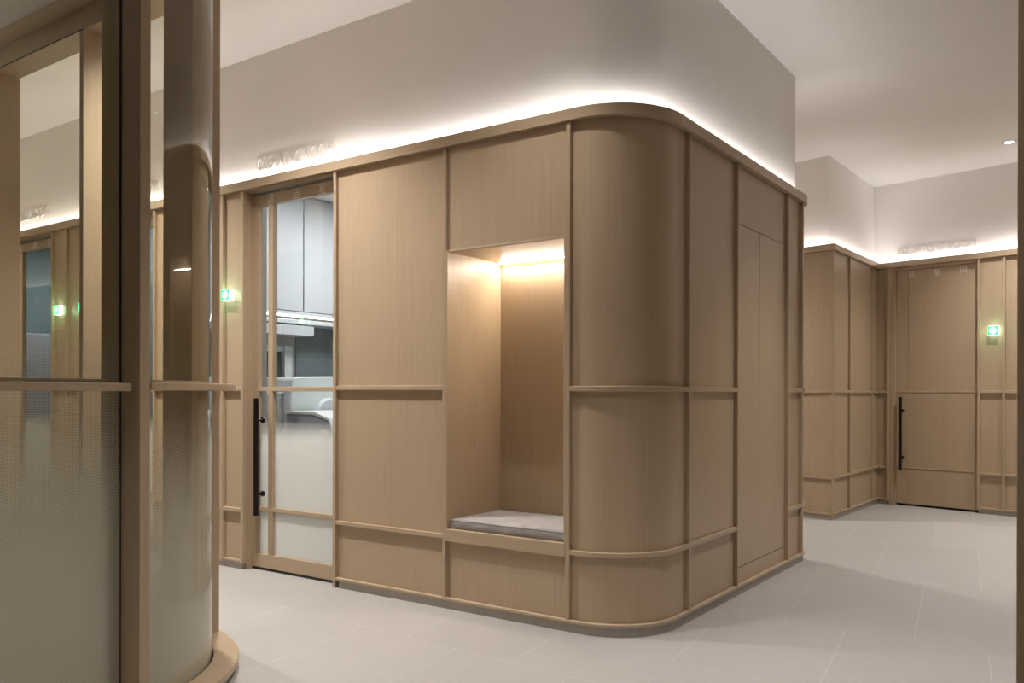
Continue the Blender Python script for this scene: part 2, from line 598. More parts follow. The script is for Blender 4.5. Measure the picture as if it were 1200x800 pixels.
# ---- front wall, left of the cleaning room door
DOORS = [(-4.805, -3.918), (-6.80, -5.870), (-8.26, -7.385)]
PAN_L = 'oak wall panelling'
panelling('wall_panelling', A, -5.8575, -4.8175, [-5.8575, -5.037, -4.8175],
          'oak panelled wall stretch with green lamp immediately left of the cleaning room door', 'panelling', cap=False)
panelling('wall_panelling', A, -7.3725, -6.8125, [-7.3725, -7.143, -6.922, -6.8125],
          'narrow oak panelling between the two doors seen through the left glass partition', 'panelling', cap=False)
panelling('wall_panelling', A, -13.0, -8.2725, [-12.2, -11.4, -10.6, -9.8, -9.0, -8.2725],
          'oak panelling beyond the sterile room door at far left', 'panelling', cap=False)
capf = empty('oak_cornice', (-8.4, 3.65, Z_CAP0), 'long oak cap running over the doors of the front wall, hiding its light strip', 'wall cap')
A.b('fascia', M['wh'], capf, -13.0, -3.905, -0.012, 0.012, Z_CAP0, Z_CAP1, bevel=0.002)
A.b('trough', M['wh'], capf, -13.0, -3.905, -SET, -0.0125, Z_CAP0, Z_CAP0 + 0.01)

# ---- the island's rounded corner unit
unit = empty('panelled_corner_unit', (-2.187, 3.9, 0), 'oak panelled island with a big rounded corner in the middle of the room', 'panelling')
pc = [V2(-2.232, 3.65), V2(-2.187, 3.65)] + arc(-1.807 - Rc, 3.65 + Rc, Rc, -90, 0, 28)[1:] + [V2(xe, 4.185)]
def cs(name, mat, o0, o1, z0, z1, P=pc, bevel=0.0, parent=unit):
    return sweep(P, o0, o1, z0, z1).build(name, mat, parent, bevel=bevel, smooth=True)
cs('curved_panel', M['wv'], PD - 0.02, PD, 0.05, Z_CAP0 + 0.01)
cs('rail', M['wh'], PD, -0.001, Z_MID0, Z_MID1, bevel=0.003)
cs('rail', M['wh'], PD, -0.001, Z_LOW0, Z_LOW1, bevel=0.003)
# flat front panel between door and niche
A.b('panel', M['wv'], unit, -3.915, -3.045, PD - 0.02, PD, 0.05, Z_CAP0 + 0.01)
for (z0, z1) in ((Z_MID0 + 0.006, Z_MID1 + 0.006), (Z_LOW0, Z_LOW1)):
    A.b('rail', M['wh'], unit, -3.905, -3.052, PD, -0.002, z0, z1, bevel=0.003)
# side panels
B.b('panel', M['wv'], unit, 4.185, 4.885, PD - 0.02, PD, 0.05, Z_CAP0 + 0.01)
B.b('panel', M['wv'], unit, 5.84, 6.165, PD - 0.02, PD, 0.05, Z_CAP0 + 0.01)
for (z0, z1) in ((Z_MID0, Z_MID1), (Z_LOW0, Z_LOW1)):
    B.b('rail', M['wh'], unit, 4.198, 4.873, PD, -0.002, z0, z1, bevel=0.003)
    B.b('rail', M['wh'], unit, 5.855, 6.152, PD, -0.002, z0, z1, bevel=0.003)
for q in (-3.918, -3.040, -2.236):
    A.b('post', M['wv'], unit, q - 0.0125, q + 0.0125, PD - 0.01, 0.0, 0.0 if q < -3.9 else Z_BAS0, Z_CAP0, bevel=0.003)
for q in (4.185, 4.885, 5.843, 6.165):
    B.b('post', M['wv'], unit, q - 0.0125, q + 0.0125, PD - 0.01, 0.0, Z_BAS0, Z_CAP0, bevel=0.003)
# rounded far end and hidden rear
pf = [V2(xe, 6.178), V2(xe, ye - Rf)] + arc(xe - Rf, ye - Rf, Rf, 0, 90, 12)[1:] + [V2(-2.6, ye)]
cs('curved_panel', M['wv'], PD - 0.02, PD, 0.05, Z_CAP0 + 0.01, pf)
for (z0, z1) in ((Z_MID0, Z_MID1), (Z_LOW0, Z_LOW1)):
    cs('rail', M['wh'], PD, -0.001, z0, z1, pf, 0.003)
prear = [V2(-2.6, ye), V2(-13.2, ye)]
cs('rear_panel', M['wv'], PD - 0.02, PD, 0.05, Z_CAP0 + 0.01, prear)
# base rail, plinth, cap run round the whole unit
full = [V2(-3.905, 3.65)] + pc[1:-1] + [V2(xe, ye - Rf)] + arc(xe - Rf, ye - Rf, Rf, 0, 90, 12)[1:] + [V2(-13.2, ye)]
cs('base_rail', M['wh'], PD, 0.001, Z_BAS0, Z_BAS1, full, 0.004)
fullp = [V2(-3.88, 3.65)] + full[1:]
cs('plinth', M['plinth'], -0.05, -0.010, 0.0, Z_BAS0, fullp)
c1 = [V2(-3.905, 3.65)] + pc[1:-1]
cs('cap', M['wh'], -0.012, 0.012, Z_CAP0, Z_CAP1, c1, 0.002)
c2 = [V2(xe, c1[-1].y + 0.0015), V2(xe, ye - Rf)] + arc(xe - Rf, ye - Rf, Rf, 0, 90, 12)[1:] + [V2(-13.2, ye)]
cs('cap', M['wh'], -0.012, 0.012, Z_CAP0, Z_CAP1, c2, 0.002)
cs('trough', M['wh'], -SET, -0.0125, Z_CAP0, Z_CAP0 + 0.01, [V2(-3.905, 3.65)] + full[1:])

# ---- seat niche
N0, N1, NB = -3.0275, -2.2485, 4.155
niche = empty('seat_niche', (-2.64, 3.9, 0), 'oak lined sitting niche with a lit back and bench ledge in the island front', 'niche')
T = 0.014
Geo().box(N0, N0 + 0.010, 3.651, NB + T, 0.43, 1.99).build('side_lining', M['wv'], niche, bevel=0.001)
Geo().box(N1 - 0.010, N1, 3.651, NB + T, 0.43, 1.99).build('side_lining', M['wv'], niche, bevel=0.001)
Geo().box(N0, N1, NB, NB + T, 0.43, 2.05).build('back_lining', M['wv'], niche)
Geo().box(N0, N1, 3.676, NB - 0.001, 1.982, 1.996).build('niche_ceiling', M['wh'], niche)
A.b('upper_panel', M['wv'], niche, N0, N1, PD - 0.01, PD + 0.008, 1.993, Z_CAP0 + 0.01, bevel=0.002)
A.b('drip_edge', M['wh'], niche, N0, N1, PD, PD + 0.014, 1.982, 1.994, bevel=0.002)
Geo().box(N0, N1, 3.69, NB + T, 0.425, 0.442).build('bench_top', M['wh'], niche)
A.b('bench_front', M['wh'], niche, N0, N1, -0.045, 0.001, 0.376, 0.445, bevel=0.003)
A.b('lower_panel', M['wv'], niche, N0, N1, PD - 0.02, PD, 0.05, 0.376)
nl = empty('niche_light_strip', (-2.64, NB - 0.014, 1.98), 'warm light slot glowing at the top back of the sitting niche', 'light strip')
Geo().box(N0 + 0.012, N1 - 0.012, NB - 0.024, NB - 0.016, 1.974, 1.980).build('diffuser', M['niche_led'], nl)
Geo().box(N0 + 0.012, N1 - 0.012, NB - 0.028, NB - 0.012, 1.980, 1.9815).build('channel', M['steel'], nl)

ld = D.lights.new('niche_glow', 'AREA')
ld.shape = 'RECTANGLE'
ld.size, ld.size_y = 0.70, 0.008
ld.energy = 3.3
ld.color = (1.0, 0.88, 0.74)
lo = D.objects.new('niche_glow', ld)
COL.objects.link(lo)
lo.parent = nl
lo.location = (0, -0.016, -0.010)
lo.rotation_euler = (math.radians(-25), 0, 0)

# ---- cushion
def cushion():
    x0, x1, y0, y1, z0, z1 = N0 + 0.014, N1 - 0.02, 3.672, NB - 0.012, 0.4425, 0.505
    nx, ny = 26, 18
    V, Fc = [], []
    def top(i, j):
        u, v = i / nx, j / ny
        e = min(u, 1 - u) * (x1 - x0)
        g_ = min(v, 1 - v) * (y1 - y0)
        d = 0.010 * (1 - math.exp(-e / 0.05)) * (1 - math.exp(-g_ / 0.05))
        return d + 0.0016 * math.sin(9 * u + 3 * v) * math.sin(5 * v + 2)
    r = 0.010
    for j in range(ny + 1):
        for i in range(nx + 1):
            V.append((x0 + r * 0.4 + (x1 - x0 - r * 0.8) * i / nx, y0 + r * 0.4 + (y1 - y0 - r * 0.8) * j / ny, z1 - 0.006 + top(i, j)))
    for j in range(ny):
        for i in range(nx):
            a = j * (nx + 1) + i
            Fc.append((a, a + 1, a + nx + 2, a + nx + 1))
    ring = [i for i in range(nx + 1)] + [j * (nx + 1) + nx for j in range(1, ny + 1)] + [ny * (nx + 1) + i for i in range(nx - 1, -1, -1)] + [j * (nx + 1) for j in range(ny - 1, 0, -1)]
    n = len(ring)
    prev = ring
    cx, cy = (x0 + x1) / 2, (y0 + y1) / 2
    for (dz, sc) in ((-0.006, 0.0035), (-0.022, 0.0055), (-0.045, 0.005), (-0.058, 0.0)):
        cur = []
        for k in ring:
            vx, vy, _ = V[k]
            dx = (1 if vx > cx else -1) * sc if abs(vx - cx) > (x1 - x0) / 2 - 0.006 else 0
            dy = (1 if vy > cy else -1) * sc if abs(vy - cy) > (y1 - y0) / 2 - 0.006 else 0
            V.append((vx + dx, vy + dy, z1 - 0.004 + dz))
            cur.append(len(V) - 1)
        for k in range(n):
            Fc.append((prev[k], prev[(k + 1) % n], cur[(k + 1) % n], cur[k]))
        prev = cur
    Fc.append(tuple(reversed(prev)))
    r_ = make('seat_cushion', V, Fc, M['fabric'], smooth=True, loc=((x0 + x1) / 2, (y0 + y1) / 2, z0))
    tag(r_, 'flat grey woven fabric seat cushion lying on the niche bench', 'cushion')
    # piping along the upper front and side seams
    g = Geo()
    pts = [(x0 + 0.001, y1 - 0.01, z1 - 0.012), (x0 + 0.001, y0 + 0.001, z1 - 0.012), (x1 - 0.001, y0 + 0.001, z1 - 0.012), (x1 - 0.001, y1 - 0.01, z1 - 0.012)]
    for a, b in zip(pts[:-1], pts[1:]):
        dv = Vector(b) - Vector(a)
        g.cyl(a, dv, 0.0028, dv.length, 10)
    g.build('piping', M['piping'], r_, smooth=True)
cushion()

# ---- built in cupboard on the side face
cup = empty('wall_cupboard', (-1.83, 5.36, 0), 'tall handleless oak cupboard flush in the island side, right of the rounded corner', 'cupboard')
cz0, cz1 = 0.158, 2.214
B.b('carcass_front', M['dark'], cup, 4.90, 5.83, -0.065, -0.046, 0.05, Z_CAP0)
B.b('cupboard_door', M['wv'], cup, 4.901, 5.314, -0.044, PD, cz0, cz1, bevel=0.001)
B.b('cupboard_door', M['wv'], cup, 5.318, 5.828, -0.044, PD, cz0, cz1, bevel=0.001)
B.b('top_panel', M['wv'], cup, 4.90, 5.83, -0.044, PD, cz1 + 0.004, Z_CAP0 + 0.01)
B.b('kick_panel', M['wv'], cup, 4.90, 5.83, -0.044, PD, 0.05, cz0 - 0.004)

# ------------------------------------------------------------------ far panelling
# return wall left of the equipment room (behind the island)
panelling('wall_panelling', G, -6.5, -0.0005, [-5.6, -4.8, -4.0, -3.2, -2.4, -1.6, -0.75, -0.015],
          'oak panelling facing the camera just right of the island end', 'panelling', capext=(4.5, 0.012))
panelling('wall_panelling', S, 8.262, 9.97, [8.278, 8.797, 9.615],
          'receding oak panelling on the return wall left of the equipment room door', 'panelling', capext=(0.0, 0.0))
panelling('wall_panelling', F, -4.262, -4.1215, [-4.1215],
          'slim oak panel in the corner left of the equipment room door', 'panelling', cap=False)
panelling('wall_panelling', F, -3.204, 3.6, [-3.204, -2.9735, -2.73, -1.9, -1.1, -0.3, 0.5, 1.3, 2.1, 2.9],
          'oak panelling with green lamp right of the equipment room door', 'panelling', cap=False)
capF = empty('oak_cornice', F.p(-2, 0, Z_CAP0), 'oak cap running above the equipment room door, hiding its light strip', 'wall cap')
F.b('fascia', M['wh'], capF, -4.26, 3.8, -0.012, 0.012, Z_CAP0, Z_CAP1, bevel=0.002)
F.b('trough', M['wh'], capF, -4.26, 3.8, -SET, -0.0125, Z_CAP0, Z_CAP0 + 0.01)

# ------------------------------------------------------------------ cove light strips
def strip(name, P, label):
    r = empty(name, (P[0].x, P[0].y, Z_CAP0 + 0.01), label, 'light strip')
    sweep(P, -0.034, -0.018, Z_CAP0 + 0.040, Z_CAP0 + 0.048).build('diffuser', M['cove'], r)
    sweep(P, -0.036, -0.016, Z_CAP0 + 0.0105, Z_CAP0 + 0.040).build('channel', M['steel'], r)
strip('cove_light_strip', [V2(-13.0, 3.65)] + full[1:], 'hidden white light strip washing the plaster above the island panelling')
strip('cove_light_strip', [V2(*F.p(-4.2, 0, 0)[:2]), V2(*F.p(3.6, 0, 0)[:2])], 'hidden white light strip washing the plaster above the equipment room door')
strip('cove_light_strip', [V2(*S.p(8.31, 0, 0)[:2]), V2(*S.p(9.88, 0, 0)[:2])], 'hidden white light strip above the return wall left of the equipment room')
strip('cove_light_strip', [V2(*G.p(-10.5, 0, 0)[:2]), V2(*G.p(-0.05, 0, 0)[:2])], 'hidden white light strip above the panelling behind the island')

# ------------------------------------------------------------------ writing
def text_meshes(body, height, width=None, extrude=0.006):
    """list of (char, verts, faces) in a local x,y,z frame, laid out on one line"""
    out = []
    adv = 0.0
    def raw(txt):
        cu = D.curves.new('t', 'FONT')
        cu.body = txt
        cu.size = 1.0
        cu.extrude = 0.0
        cu.resolution_u = 5
        ob = D.objects.new('t', cu)
        COL.objects.link(ob)
        dg = bpy.context.evaluated_depsgraph_get()
        me = D.meshes.new_from_object(ob.evaluated_get(dg))
        vs_ = [tuple(v.co) for v in me.vertices]
        fs_ = [tuple(p.vertices) for p in me.polygons]
        D.objects.remove(ob)
        D.curves.remove(cu)
        D.meshes.remove(me)
        return vs_, fs_
    ref = raw('H')[0] or [(0, 0, 0), (0, 0.7, 0)]
    hcap = max(v[1] for v in ref) - min(v[1] for v in ref)
    prev_w = 0.0
    items = []
    for i, ch in enumerate(body):
        if ch == ' ':
            continue
        # place by measuring 'prefix + char' against the char alone
        pv, _ = raw(body[:i + 1])
        cv, cf = raw(ch)
        if not cv or not cf:
            continue
        shift = max(v[0] for v in pv) - max(v[0] for v in cv)
        items.append((ch, [(v[0] + shift, v[1]) for v in cv], cf))
    if not items:
        return []
    xmin = min(v[0] for it in items for v in it[1])
    xmax = max(v[0] for it in items for v in it[1])
    sy = height / hcap
    sx = (width / (xmax - xmin)) if width else sy
    for ch, vv, ff in items:
        n = len(vv)
        pts = [((x - xmin) * sx, y * sy) for x, y in vv]
        V = [(x, y, 0.0) for x, y in pts] + [(x, y, extrude) for x, y in pts]
        Fc = [tuple(n + k for k in f) for f in ff] + [tuple(reversed(f)) for f in ff]
        cnt = {}
        for f in ff:
            for a, b in zip(f, f[1:] + f[:1]):
                cnt[(a, b)] = cnt.get((a, b), 0) + 1
        for (a, b) in cnt:
            if (b, a) not in cnt:
                Fc.append((a, b, n + b, n + a))
        out.append((ch, V, Fc))
    return out

def wall_text(body, W, a0, z, height, width, off, name, part, label, cat, mat, extrude=0.007, parent=None, rev=False):
    items = text_meshes(body, height, width, extrude)
    r = parent or empty(name, W.p(a0, off, z), label, cat)
    for ch, V, Fc in items:
        wv = [W.p(a0 + x, off + d, z + y) for x, y, d in V]
        make(part, wv, Fc, mat, r)
    return r

wall_text('CLEANING ROOM', A, -4.742, 2.694, 0.092, 0.742, -SET + 0.001, 'wall_lettering', 'letter', 'raised white letters reading CLEANING ROOM above the glazed door', 'lettering', M['letter'])
wall_text('STERILE ROOM', A, -8.25, 2.735, 0.088, 0.68, -SET + 0.001, 'wall_lettering', 'letter', 'raised white letters reading STERILE ROOM behind the left glass', 'lettering', M['letter'])
wall_text('ROOM', A, -6.17, 2.715, 0.088, 0.26, -SET + 0.001, 'wall_lettering', 'letter', 'raised white letters ending in ROOM seen through the curved glass', 'lettering', M['letter'])
wall_text('EQUIPMENT ROOM', F, -4.042, 2.698, 0.078, 0.785, -SET + 0.001, 'wall_lettering', 'letter', 'raised white letters reading EQUIPMENT ROOM above the far door', 'lettering', M['letter'])

# ------------------------------------------------------------------ doors
def pane(W, name, parent, a0, a1, off, z0, z1, mat, th=0.008):
    v = [W.p(a0, off - th, z0), W.p(a1, off - th, z0), W.p(a1, off, z0), W.p(a0, off, z0), W.p(a0, off - th, z1), W.p(a1, off - th, z1), W.p(a1, off, z1), W.p(a0, off, z1)]
    f = [(0, 3, 2, 1), (4, 5, 6, 7), (0, 1, 5, 4), (1, 2, 6, 5), (2, 3, 7, 6), (3, 0, 4, 7)]
    uv = [(a0, z0), (a1, z0), (a1, z0), (a0, z0), (a0, z1), (a1, z1), (a1, z1), (a0, z1)]
    return make(name, v, f, mat, parent, uvs=uv)

def bar_handle(W, parent, a, off_leaf, a_st=None, z0=0.376, z1=1.162, zs=(1.014, 0.518), stand=0.061):
    g = Geo().cyl(W.p(a, off_leaf + stand, z0), (0, 0, 1), 0.0175, z1 - z0, 20)
    h = g.build('handle', M['black'], parent, smooth=True, label='black bar pull handle')
    for z in zs:
        k = Geo().cyl(W.p(a, off_leaf, z), (W.n.x, W.n.y, 0), 0.019, 0.012, 20)
        k.cyl(W.p(a, off_leaf + 0.010, z), (W.n.x, W.n.y, 0), 0.008, stand - 0.012, 14)
        k.build('standoff', M['black'], h, smooth=True)

def glazed_door(name, x0, x1, chars, label, dgl=M['glass_door']):
    """sliding leaf behind the opening x0..x1 of the front wall"""
    r = empty(name, A.p((x0 + x1) / 2, -0.08, 0), label, None, None, 'structure')
    o0, o1 = -0.118, -0.080
    A.b('jamb', M['wv'], r, x0 - 0.03, x0 + 0.0005, -0.16, -0.0345, 0.0, Z_CAP0)
    A.b('soffit', M['wh'], r, x0, x1 + 0.012, -0.075, -0.012, Z_CAP0 - 0.008, Z_CAP0)
    xe_ = x1 + 0.05
    A.b('stile', M['wv'], r, x0 + 0.002, x0 + 0.060, o0, o1, 0.016, 2.541, bevel=0.002)
    A.b('top_rail', M['wv'], r, x0 + 0.060, xe_, o0, o1, 2.464, 2.541, bevel=0.002)
    A.b('bottom_rail', M['wv'], r, x0 + 0.060, xe_, o0, o1, 0.016, 0.109, bevel=0.002)
    A.b('muntin', M['wv'], r, x0 + 0.165, x0 + 0.211, o0, o1 + 0.001, 0.109, 2.464, bevel=0.002)
    A.b('muntin', M['wh'], r, x0 + 0.060, xe_, o0, o1 + 0.002, 1.208, 1.238, bevel=0.002)
    A.b('muntin', M['wh'], r, x0 + 0.060, xe_, o0, o1 + 0.002, 0.402, 0.428, bevel=0.002)
    pane(A, 'glass_pane', r, x0 + 0.058, xe_, -0.098, 0.105, 2.468, dgl)
    A.b('track', M['steel'], r, x0, xe_, -0.125, -0.076, 2.545, 2.557)
    A.b('threshold', M['rubber'], r, x0, xe_, -0.12, -0.078, 0.0, 0.012)
    bar_handle(A, r, x0 + 0.117, -0.080)
    if chars:
        for ch, cx_ in zip(chars, (0.190, 0.443, 0.690)):
            items = text_meshes(ch, 0.052, None, 0.003)
            for _, V, Fc in items:
                xs = [v[0] for v in V]
                ys = [v[1] for v in V]
                mx_, my_ = (min(xs) + max(xs)) / 2, (min(ys) + max(ys)) / 2
                make('character', [A.p(x0 + cx_ + v[0] - mx_, -0.0795 + v[2], 2.502 + v[1] - my_) for v in V], Fc, M['white_char'], r)
    return r
glazed_door('door_1', *DOORS[0], '清洁室', 'glazed oak sliding door of the cleaning room with frosted lower panes')
glazed_door('door_2', *DOORS[1], '', 'glazed oak sliding door seen through the curved glass')
glazed_door('door_3', *DOORS[2], '无菌室', 'glazed oak sliding door of the sterile room seen through the left glass')

# equipment room door
ed = empty('door_4', F.p(-3.63, -0.05, 0), 'solid oak equipment room door with black bar handle', None, None, 'structure')
F.b('jamb', M['wv'], ed, -4.109, -4.072, -0.09, -0.012, 0.0, Z_CAP0, bevel=0.002)
F.b('jamb', M['wv'], ed, -4.072, -4.052, -0.09, -0.030, 0.0, Z_CAP0, bevel=0.002)
F.b('head', M['wh'], ed, -4.052, -3.2165, -0.09, -0.030, 2.532, Z_CAP0, bevel=0.002)
F.b('leaf', M['wv'], ed, -4.050, -3.928, -0.10, -0.060, 0.022, 2.530, bevel=0.001)
F.b('leaf', M['wv'], ed, -3.925, -3.2165, -0.10, -0.060, 0.022, 2.530, bevel=0.001)
for z in (1.215, 0.402):
    F.b('muntin', M['wh'], ed, -4.050, -3.2165, -0.062, -0.055, z, z + 0.014, bevel=0.002)
F.b('backing', M['dark'], ed, -4.07, -3.20, -0.13, -0.105, 0.0, 2.56)
bar_handle(F, ed, -3.985, -0.060, z0=0.379, z1=1.168, zs=(1.021, 0.517), stand=0.058)
for ch, cx_ in zip('设备间', (-3.897, -3.634, -3.369)):
    for _, V, Fc in text_meshes(ch, 0.052, None, 0.003):
        xs = [v[0] for v in V]; ys = [v[1] for v in V]
        mx_, my_ = (min(xs) + max(xs)) / 2, (min(ys) + max(ys)) / 2
        make('character', [F.p(cx_ + v[0] - mx_, -0.0595 + v[2], 2.478 + v[1] - my_) for v in V], Fc, M['white_char'], ed)

# ------------------------------------------------------------------ green cube lamps
def lamp(W, a0, a1, z0, z1, label, off=PD, depth=0.040):
    r = empty('cube_lamp', W.p((a0 + a1) / 2, off, z0), label, 'lamp', None)
    W.b('back_plate', M['white_plastic'], r, a0 + 0.004, a1 - 0.004, off, off + 0.004, z0 + 0.004, z1 - 0.004)
    W.b('housing', M['lamp_white'], r, a0, a1, off + 0.004, off + depth - 0.001, z0, z1, bevel=0.002, label='glowing white side of the lamp')
    o1_, o2_ = off + depth - 0.001, off + depth + 0.002
    v = [W.p(a, o, z) for o in (o1_, o2_) for a, z in ((a0 + 0.001, z0 + 0.002), (a1 - 0.001, z0 + 0.002), (a1 - 0.001, z1 - 0.002), (a0 + 0.001, z1 - 0.002))]
    make('front_screen', v, [(0, 1, 2, 3), (4, 5, 6, 7), (0, 1, 5, 4), (1, 2, 6, 5), (2, 3, 7, 6), (3, 0, 4, 7)], M['lamp_green'], r,
         uvs=[(0, 0), (1, 0), (1, 1), (0, 1)] * 2, label='green face of the lamp')
    ld = D.lights.new('lamp_light', 'POINT')
    ld.energy = 0.3
    ld.color = (0.35, 1.0, 0.55)
    ld.shadow_soft_size = 0.03
    lo = D.objects.new('lamp_light', ld)
    COL.objects.link(lo)
    lo.parent = r
    q = Vector(W.p((a0 + a1) / 2, off + depth + 0.04, (z0 + z1) / 2)) - Vector(r.location)
    lo.location = q
lamp(A, -5.020, -4.930, 1.832, 1.906, 'small glowing green cube lamp left of the cleaning room door')
lamp(A, -7.300, -7.215, 1.850, 1.928, 'green cube lamp with white side beside the sterile room door, through the left glass')
lamp(A, -6.905, -6.83, 1.850, 1.928, 'green cube lamp cut by the dark post behind the left glass')
lamp(F, -3.112, -3.020, 1.786, 1.878, 'small glowing green cube lamp right of the equipment room door')

# ------------------------------------------------------------------ glazed enclosure on the left
XF, YB, RO = -2.77, 2.54, 0.90
ang_end = 90 - math.degrees(math.acos(min(1, ((YB - 0.02) - (YB - RO)) / RO)))
path_out = [V2(XF, -3.2), V2(XF, YB - RO)] + arc(XF - RO, YB - RO, RO, 0, 78, 34)[1:]
part = empty('glass_partition', (-2.9, 1.7, 0), 'tall glazed partition with curved corner and oak post on the left', 'glass partition')
def ps(name, mat, o0, o1, z0, z1, P, bevel=0.0, par=part, **kw):
    g = sweep(P, o0, o1, z0, z1)
    return g.build(name, mat, par, bevel=bevel, smooth=True, uvs=g.uv if bevel == 0 else None, **kw)
GO = -0.112   # glass line
ps('sill', M['wh'], -0.105, 0.0, 0.034, 0.064, path_out, 0.004)
ps('sill', M['wh'], -0.24, -0.128, 0.034, 0.064, path_out, 0.004)
ps('seal', M['rubber'], -0.128, -0.105, 0.012, 0.050, path_out)
ps('plinth', M['plinth'], -0.22, -0.02, 0.0, 0.034, path_out)
# mullion
MY0, MY1 = 1.690, 1.730
Geo().box(-3.050, -2.795, MY0, MY1, 0.064, 3.18).build('mullion', M['wv'], part, bevel=0.002)
# curved pane
arcp = [V2(XF, MY1 + 0.002)] if MY1 < YB - RO else []
P_cur = [p for p in path_out if p.y > MY1 - 0.0 and p.x < XF + 1e-6]
# start exactly at the mullion
t0 = math.degrees(math.asin((MY1 + 0.002 - (YB - RO)) / (RO + GO)))
P_cur = arc(XF - RO, YB - RO, RO, t0, 76.5, 34)
ps('curved_glass_pane', M['glass_curve'], GO - 0.010, GO, 0.052, 3.18, P_cur)
t1 = math.degrees(math.asin((MY1 + 0.002 - (YB - RO)) / RO))
P_rail = arc(XF - RO, YB - RO, RO, t1, 77, 30)
ps('rail', M['wh'], GO + 0.002, -0.012, 1.207, 1.236, P_rail, 0.003)
ps('rail', M['wh'], GO - 0.070, GO - 0.014, 1.212, 1.246, P_rail, 0.003)
# straight panes towards the camera
def vpane(name, y0, y1, z0, z1):
    WX = Wall((XF, 0), (0, 1), (1, 0))
    return pane(WX, name, part, y0, y1, -0.142, z0, z1, M['glass_part'], 0.010)
vpane('glass_pane', 0.60, 1.6845, 0.052, 3.18)
Geo().box(-2.922, -2.912, 1.685, 1.6895, 0.052, 3.18).build('seal', M['rubber'], part)
Geo().box(-2.880, -2.815, 0.62, 1.672, 1.203, 1.232).build('rail', M['wh'], part, bevel=0.003)
Geo().box(-2.985, -2.925, 0.62, 1.660, 1.207, 1.247).build('rail', M['wh'], part, bevel=0.003)
Geo().box(-3.050, -2.795, 0.555, 0.598, 0.064, 3.18).build('mullion', M['wv'], part, bevel=0.002)
vpane('glass_pane', -1.9, 0.553, 0.052, 3.18)
Geo().box(-2.880, -2.815, -1.9, 0.54, 1.203, 1.232).build('rail', M['wh'], part, bevel=0.003)
Geo().box(-3.050, -2.795, -1.945, -1.902, 0.064, 3.18).build('mullion', M['wv'], part, bevel=0.002)
ps('head', M['wh'], -0.26, 0.0, 3.18, 3.233, path_out, 0.003)
# plaster above the head
sweep(path_out, -0.24, -0.02, 3.233, CEIL).build('trim_1', M['plaster'], kind='structure', smooth=True)

# portal frame forming the enclosure's rear wall
port = empty('portal_frame', (-4.47, 2.45, 0), 'deep oak portal frame standing behind the left glass', 'frame')
Y0, Y1 = 2.362, 2.525
Geo().box(-3.712, -3.480, Y0, 2.512, 0.0, 3.113).build('end_panel', M['wv'], port, bevel=0.002)
Geo().box(-4.478, -4.440, Y0, 2.470, 0.0, 3.113).build('post', M['wv'], port, bevel=0.002)
Geo().box(-5.62, -5.478, Y0 - 0.0, Y1, 0.0, 3.113).build('post', M['wv'], port, bevel=0.002)
Geo().box(-5.62, -3.480, Y0, 2.512, 3.113, 3.233).build('header', M['wh'], port, bevel=0.002)
Geo().box(-5.62, -3.480, 2.272, 2.512, 3.2335, 3.262).build('soffit_board', M['wh'], port, bevel=0.002)
Geo().box(-5.62, -4.440, Y0 - 0.003, Y0, 3.111, 3.116).build('dark_joint', M['rubber'], port)  # thin dark line along the header's lower front edge
Geo().box(-5.62, -3.49, 2.29, 2.50, 3.262, CEIL).build('trim_2', M['plaster'], kind='structure')

# panelled wall further left (its light strip mirrors in the door glass)
Wn = Wall((0, 1.80), (-1, 0), (0, 1))
panelling('wall_panelling', Wn, 5.65, 12.5, [5.66, 6.4, 7.2, 8.0, 8.8, 9.6, 10.4, 11.2, 12.0], 'oak panelling opposite the sterile room door', 'panelling')
Geo().box(-12.5, -5.65, 1.45, 1.80 - SET, 0.0, CEIL).build('wall_opposite', M['plaster'], kind='structure')
strip('cove_light_strip', [V2(-5.66, 1.80), V2(-12.4, 1.80)], 'hidden white light strip above the panelling opposite the sterile room')
# strip() lays the light on the travel's left side, so its outward side is the corridor
lamp(Wn, 6.47, 6.56, 1.86, 1.94, 'green cube lamp mirrored in the cleaning room door glass')

# near oak post at the right edge
post = empty('door_post', (0.05, 2.0, 0), 'dark oak post filling the right edge of the view', 'post')
Geo().box(-0.1475, 0.05, 1.862, 2.16, 0.0, CEIL - 0.001).build('shaft', M['wv'], post, bevel=0.002)
Geo().box(0.05, 0.075, 1.90, 2.12, 0.0, CEIL - 0.001).build('stop_bead', M['wv'], post, bevel=0.002)

# ------------------------------------------------------------------ rooms behind the doors
Geo().box(-13.2, -3.15, 6.16, 6.26, 0, 2.9).build('wall_inner_back', M['room_wall'], kind='structure')
Geo().box(-5.98, -5.85, 3.80, 6.16, 0, 2.9).build('wall_inner_left', M['room_wall'], kind='structure')
Geo().box(-3.20, -3.10, 3.80, 6.16, 0, 2.9).build('wall_inner_right', M['room_wall'], kind='structure')
Geo().box(-13.2, -3.1, 3.80, 6.2, 2.87, 2.95).build('ceiling_inner', M['plaster'], kind='structure')
Geo().box(-4.99, -4.862, 3.775, 3.895, 0, 2.9).build('wall_return', M['room_wall'], kind='structure')
Geo().box(-13.2, -8.29, 3.70, 3.80, 0, 2.62).build('wall_inner_front', M['room_wall'], kind='structure')
Geo().box(-7.36, -6.83, 3.70, 3.80, 0, 2.62).build('wall_inner_pier', M['room_wall'], kind='structure')
Geo().box(-5.84, -4.84, 3.70, 3.775, 0, 2.62).build('wall_inner_pier_2', M['room_wall'], kind='structure')
Geo().box(-3.86, -3.06, 3.76, 3.84, 0, 2.62).build('wall_inner_pier_3', M['room_wall'], kind='structure')
Geo().box(-5.848, -5.838, 4.99, 6.15, 0.9, 1.80).build('wall_tiles', M['tile'], kind='structure')

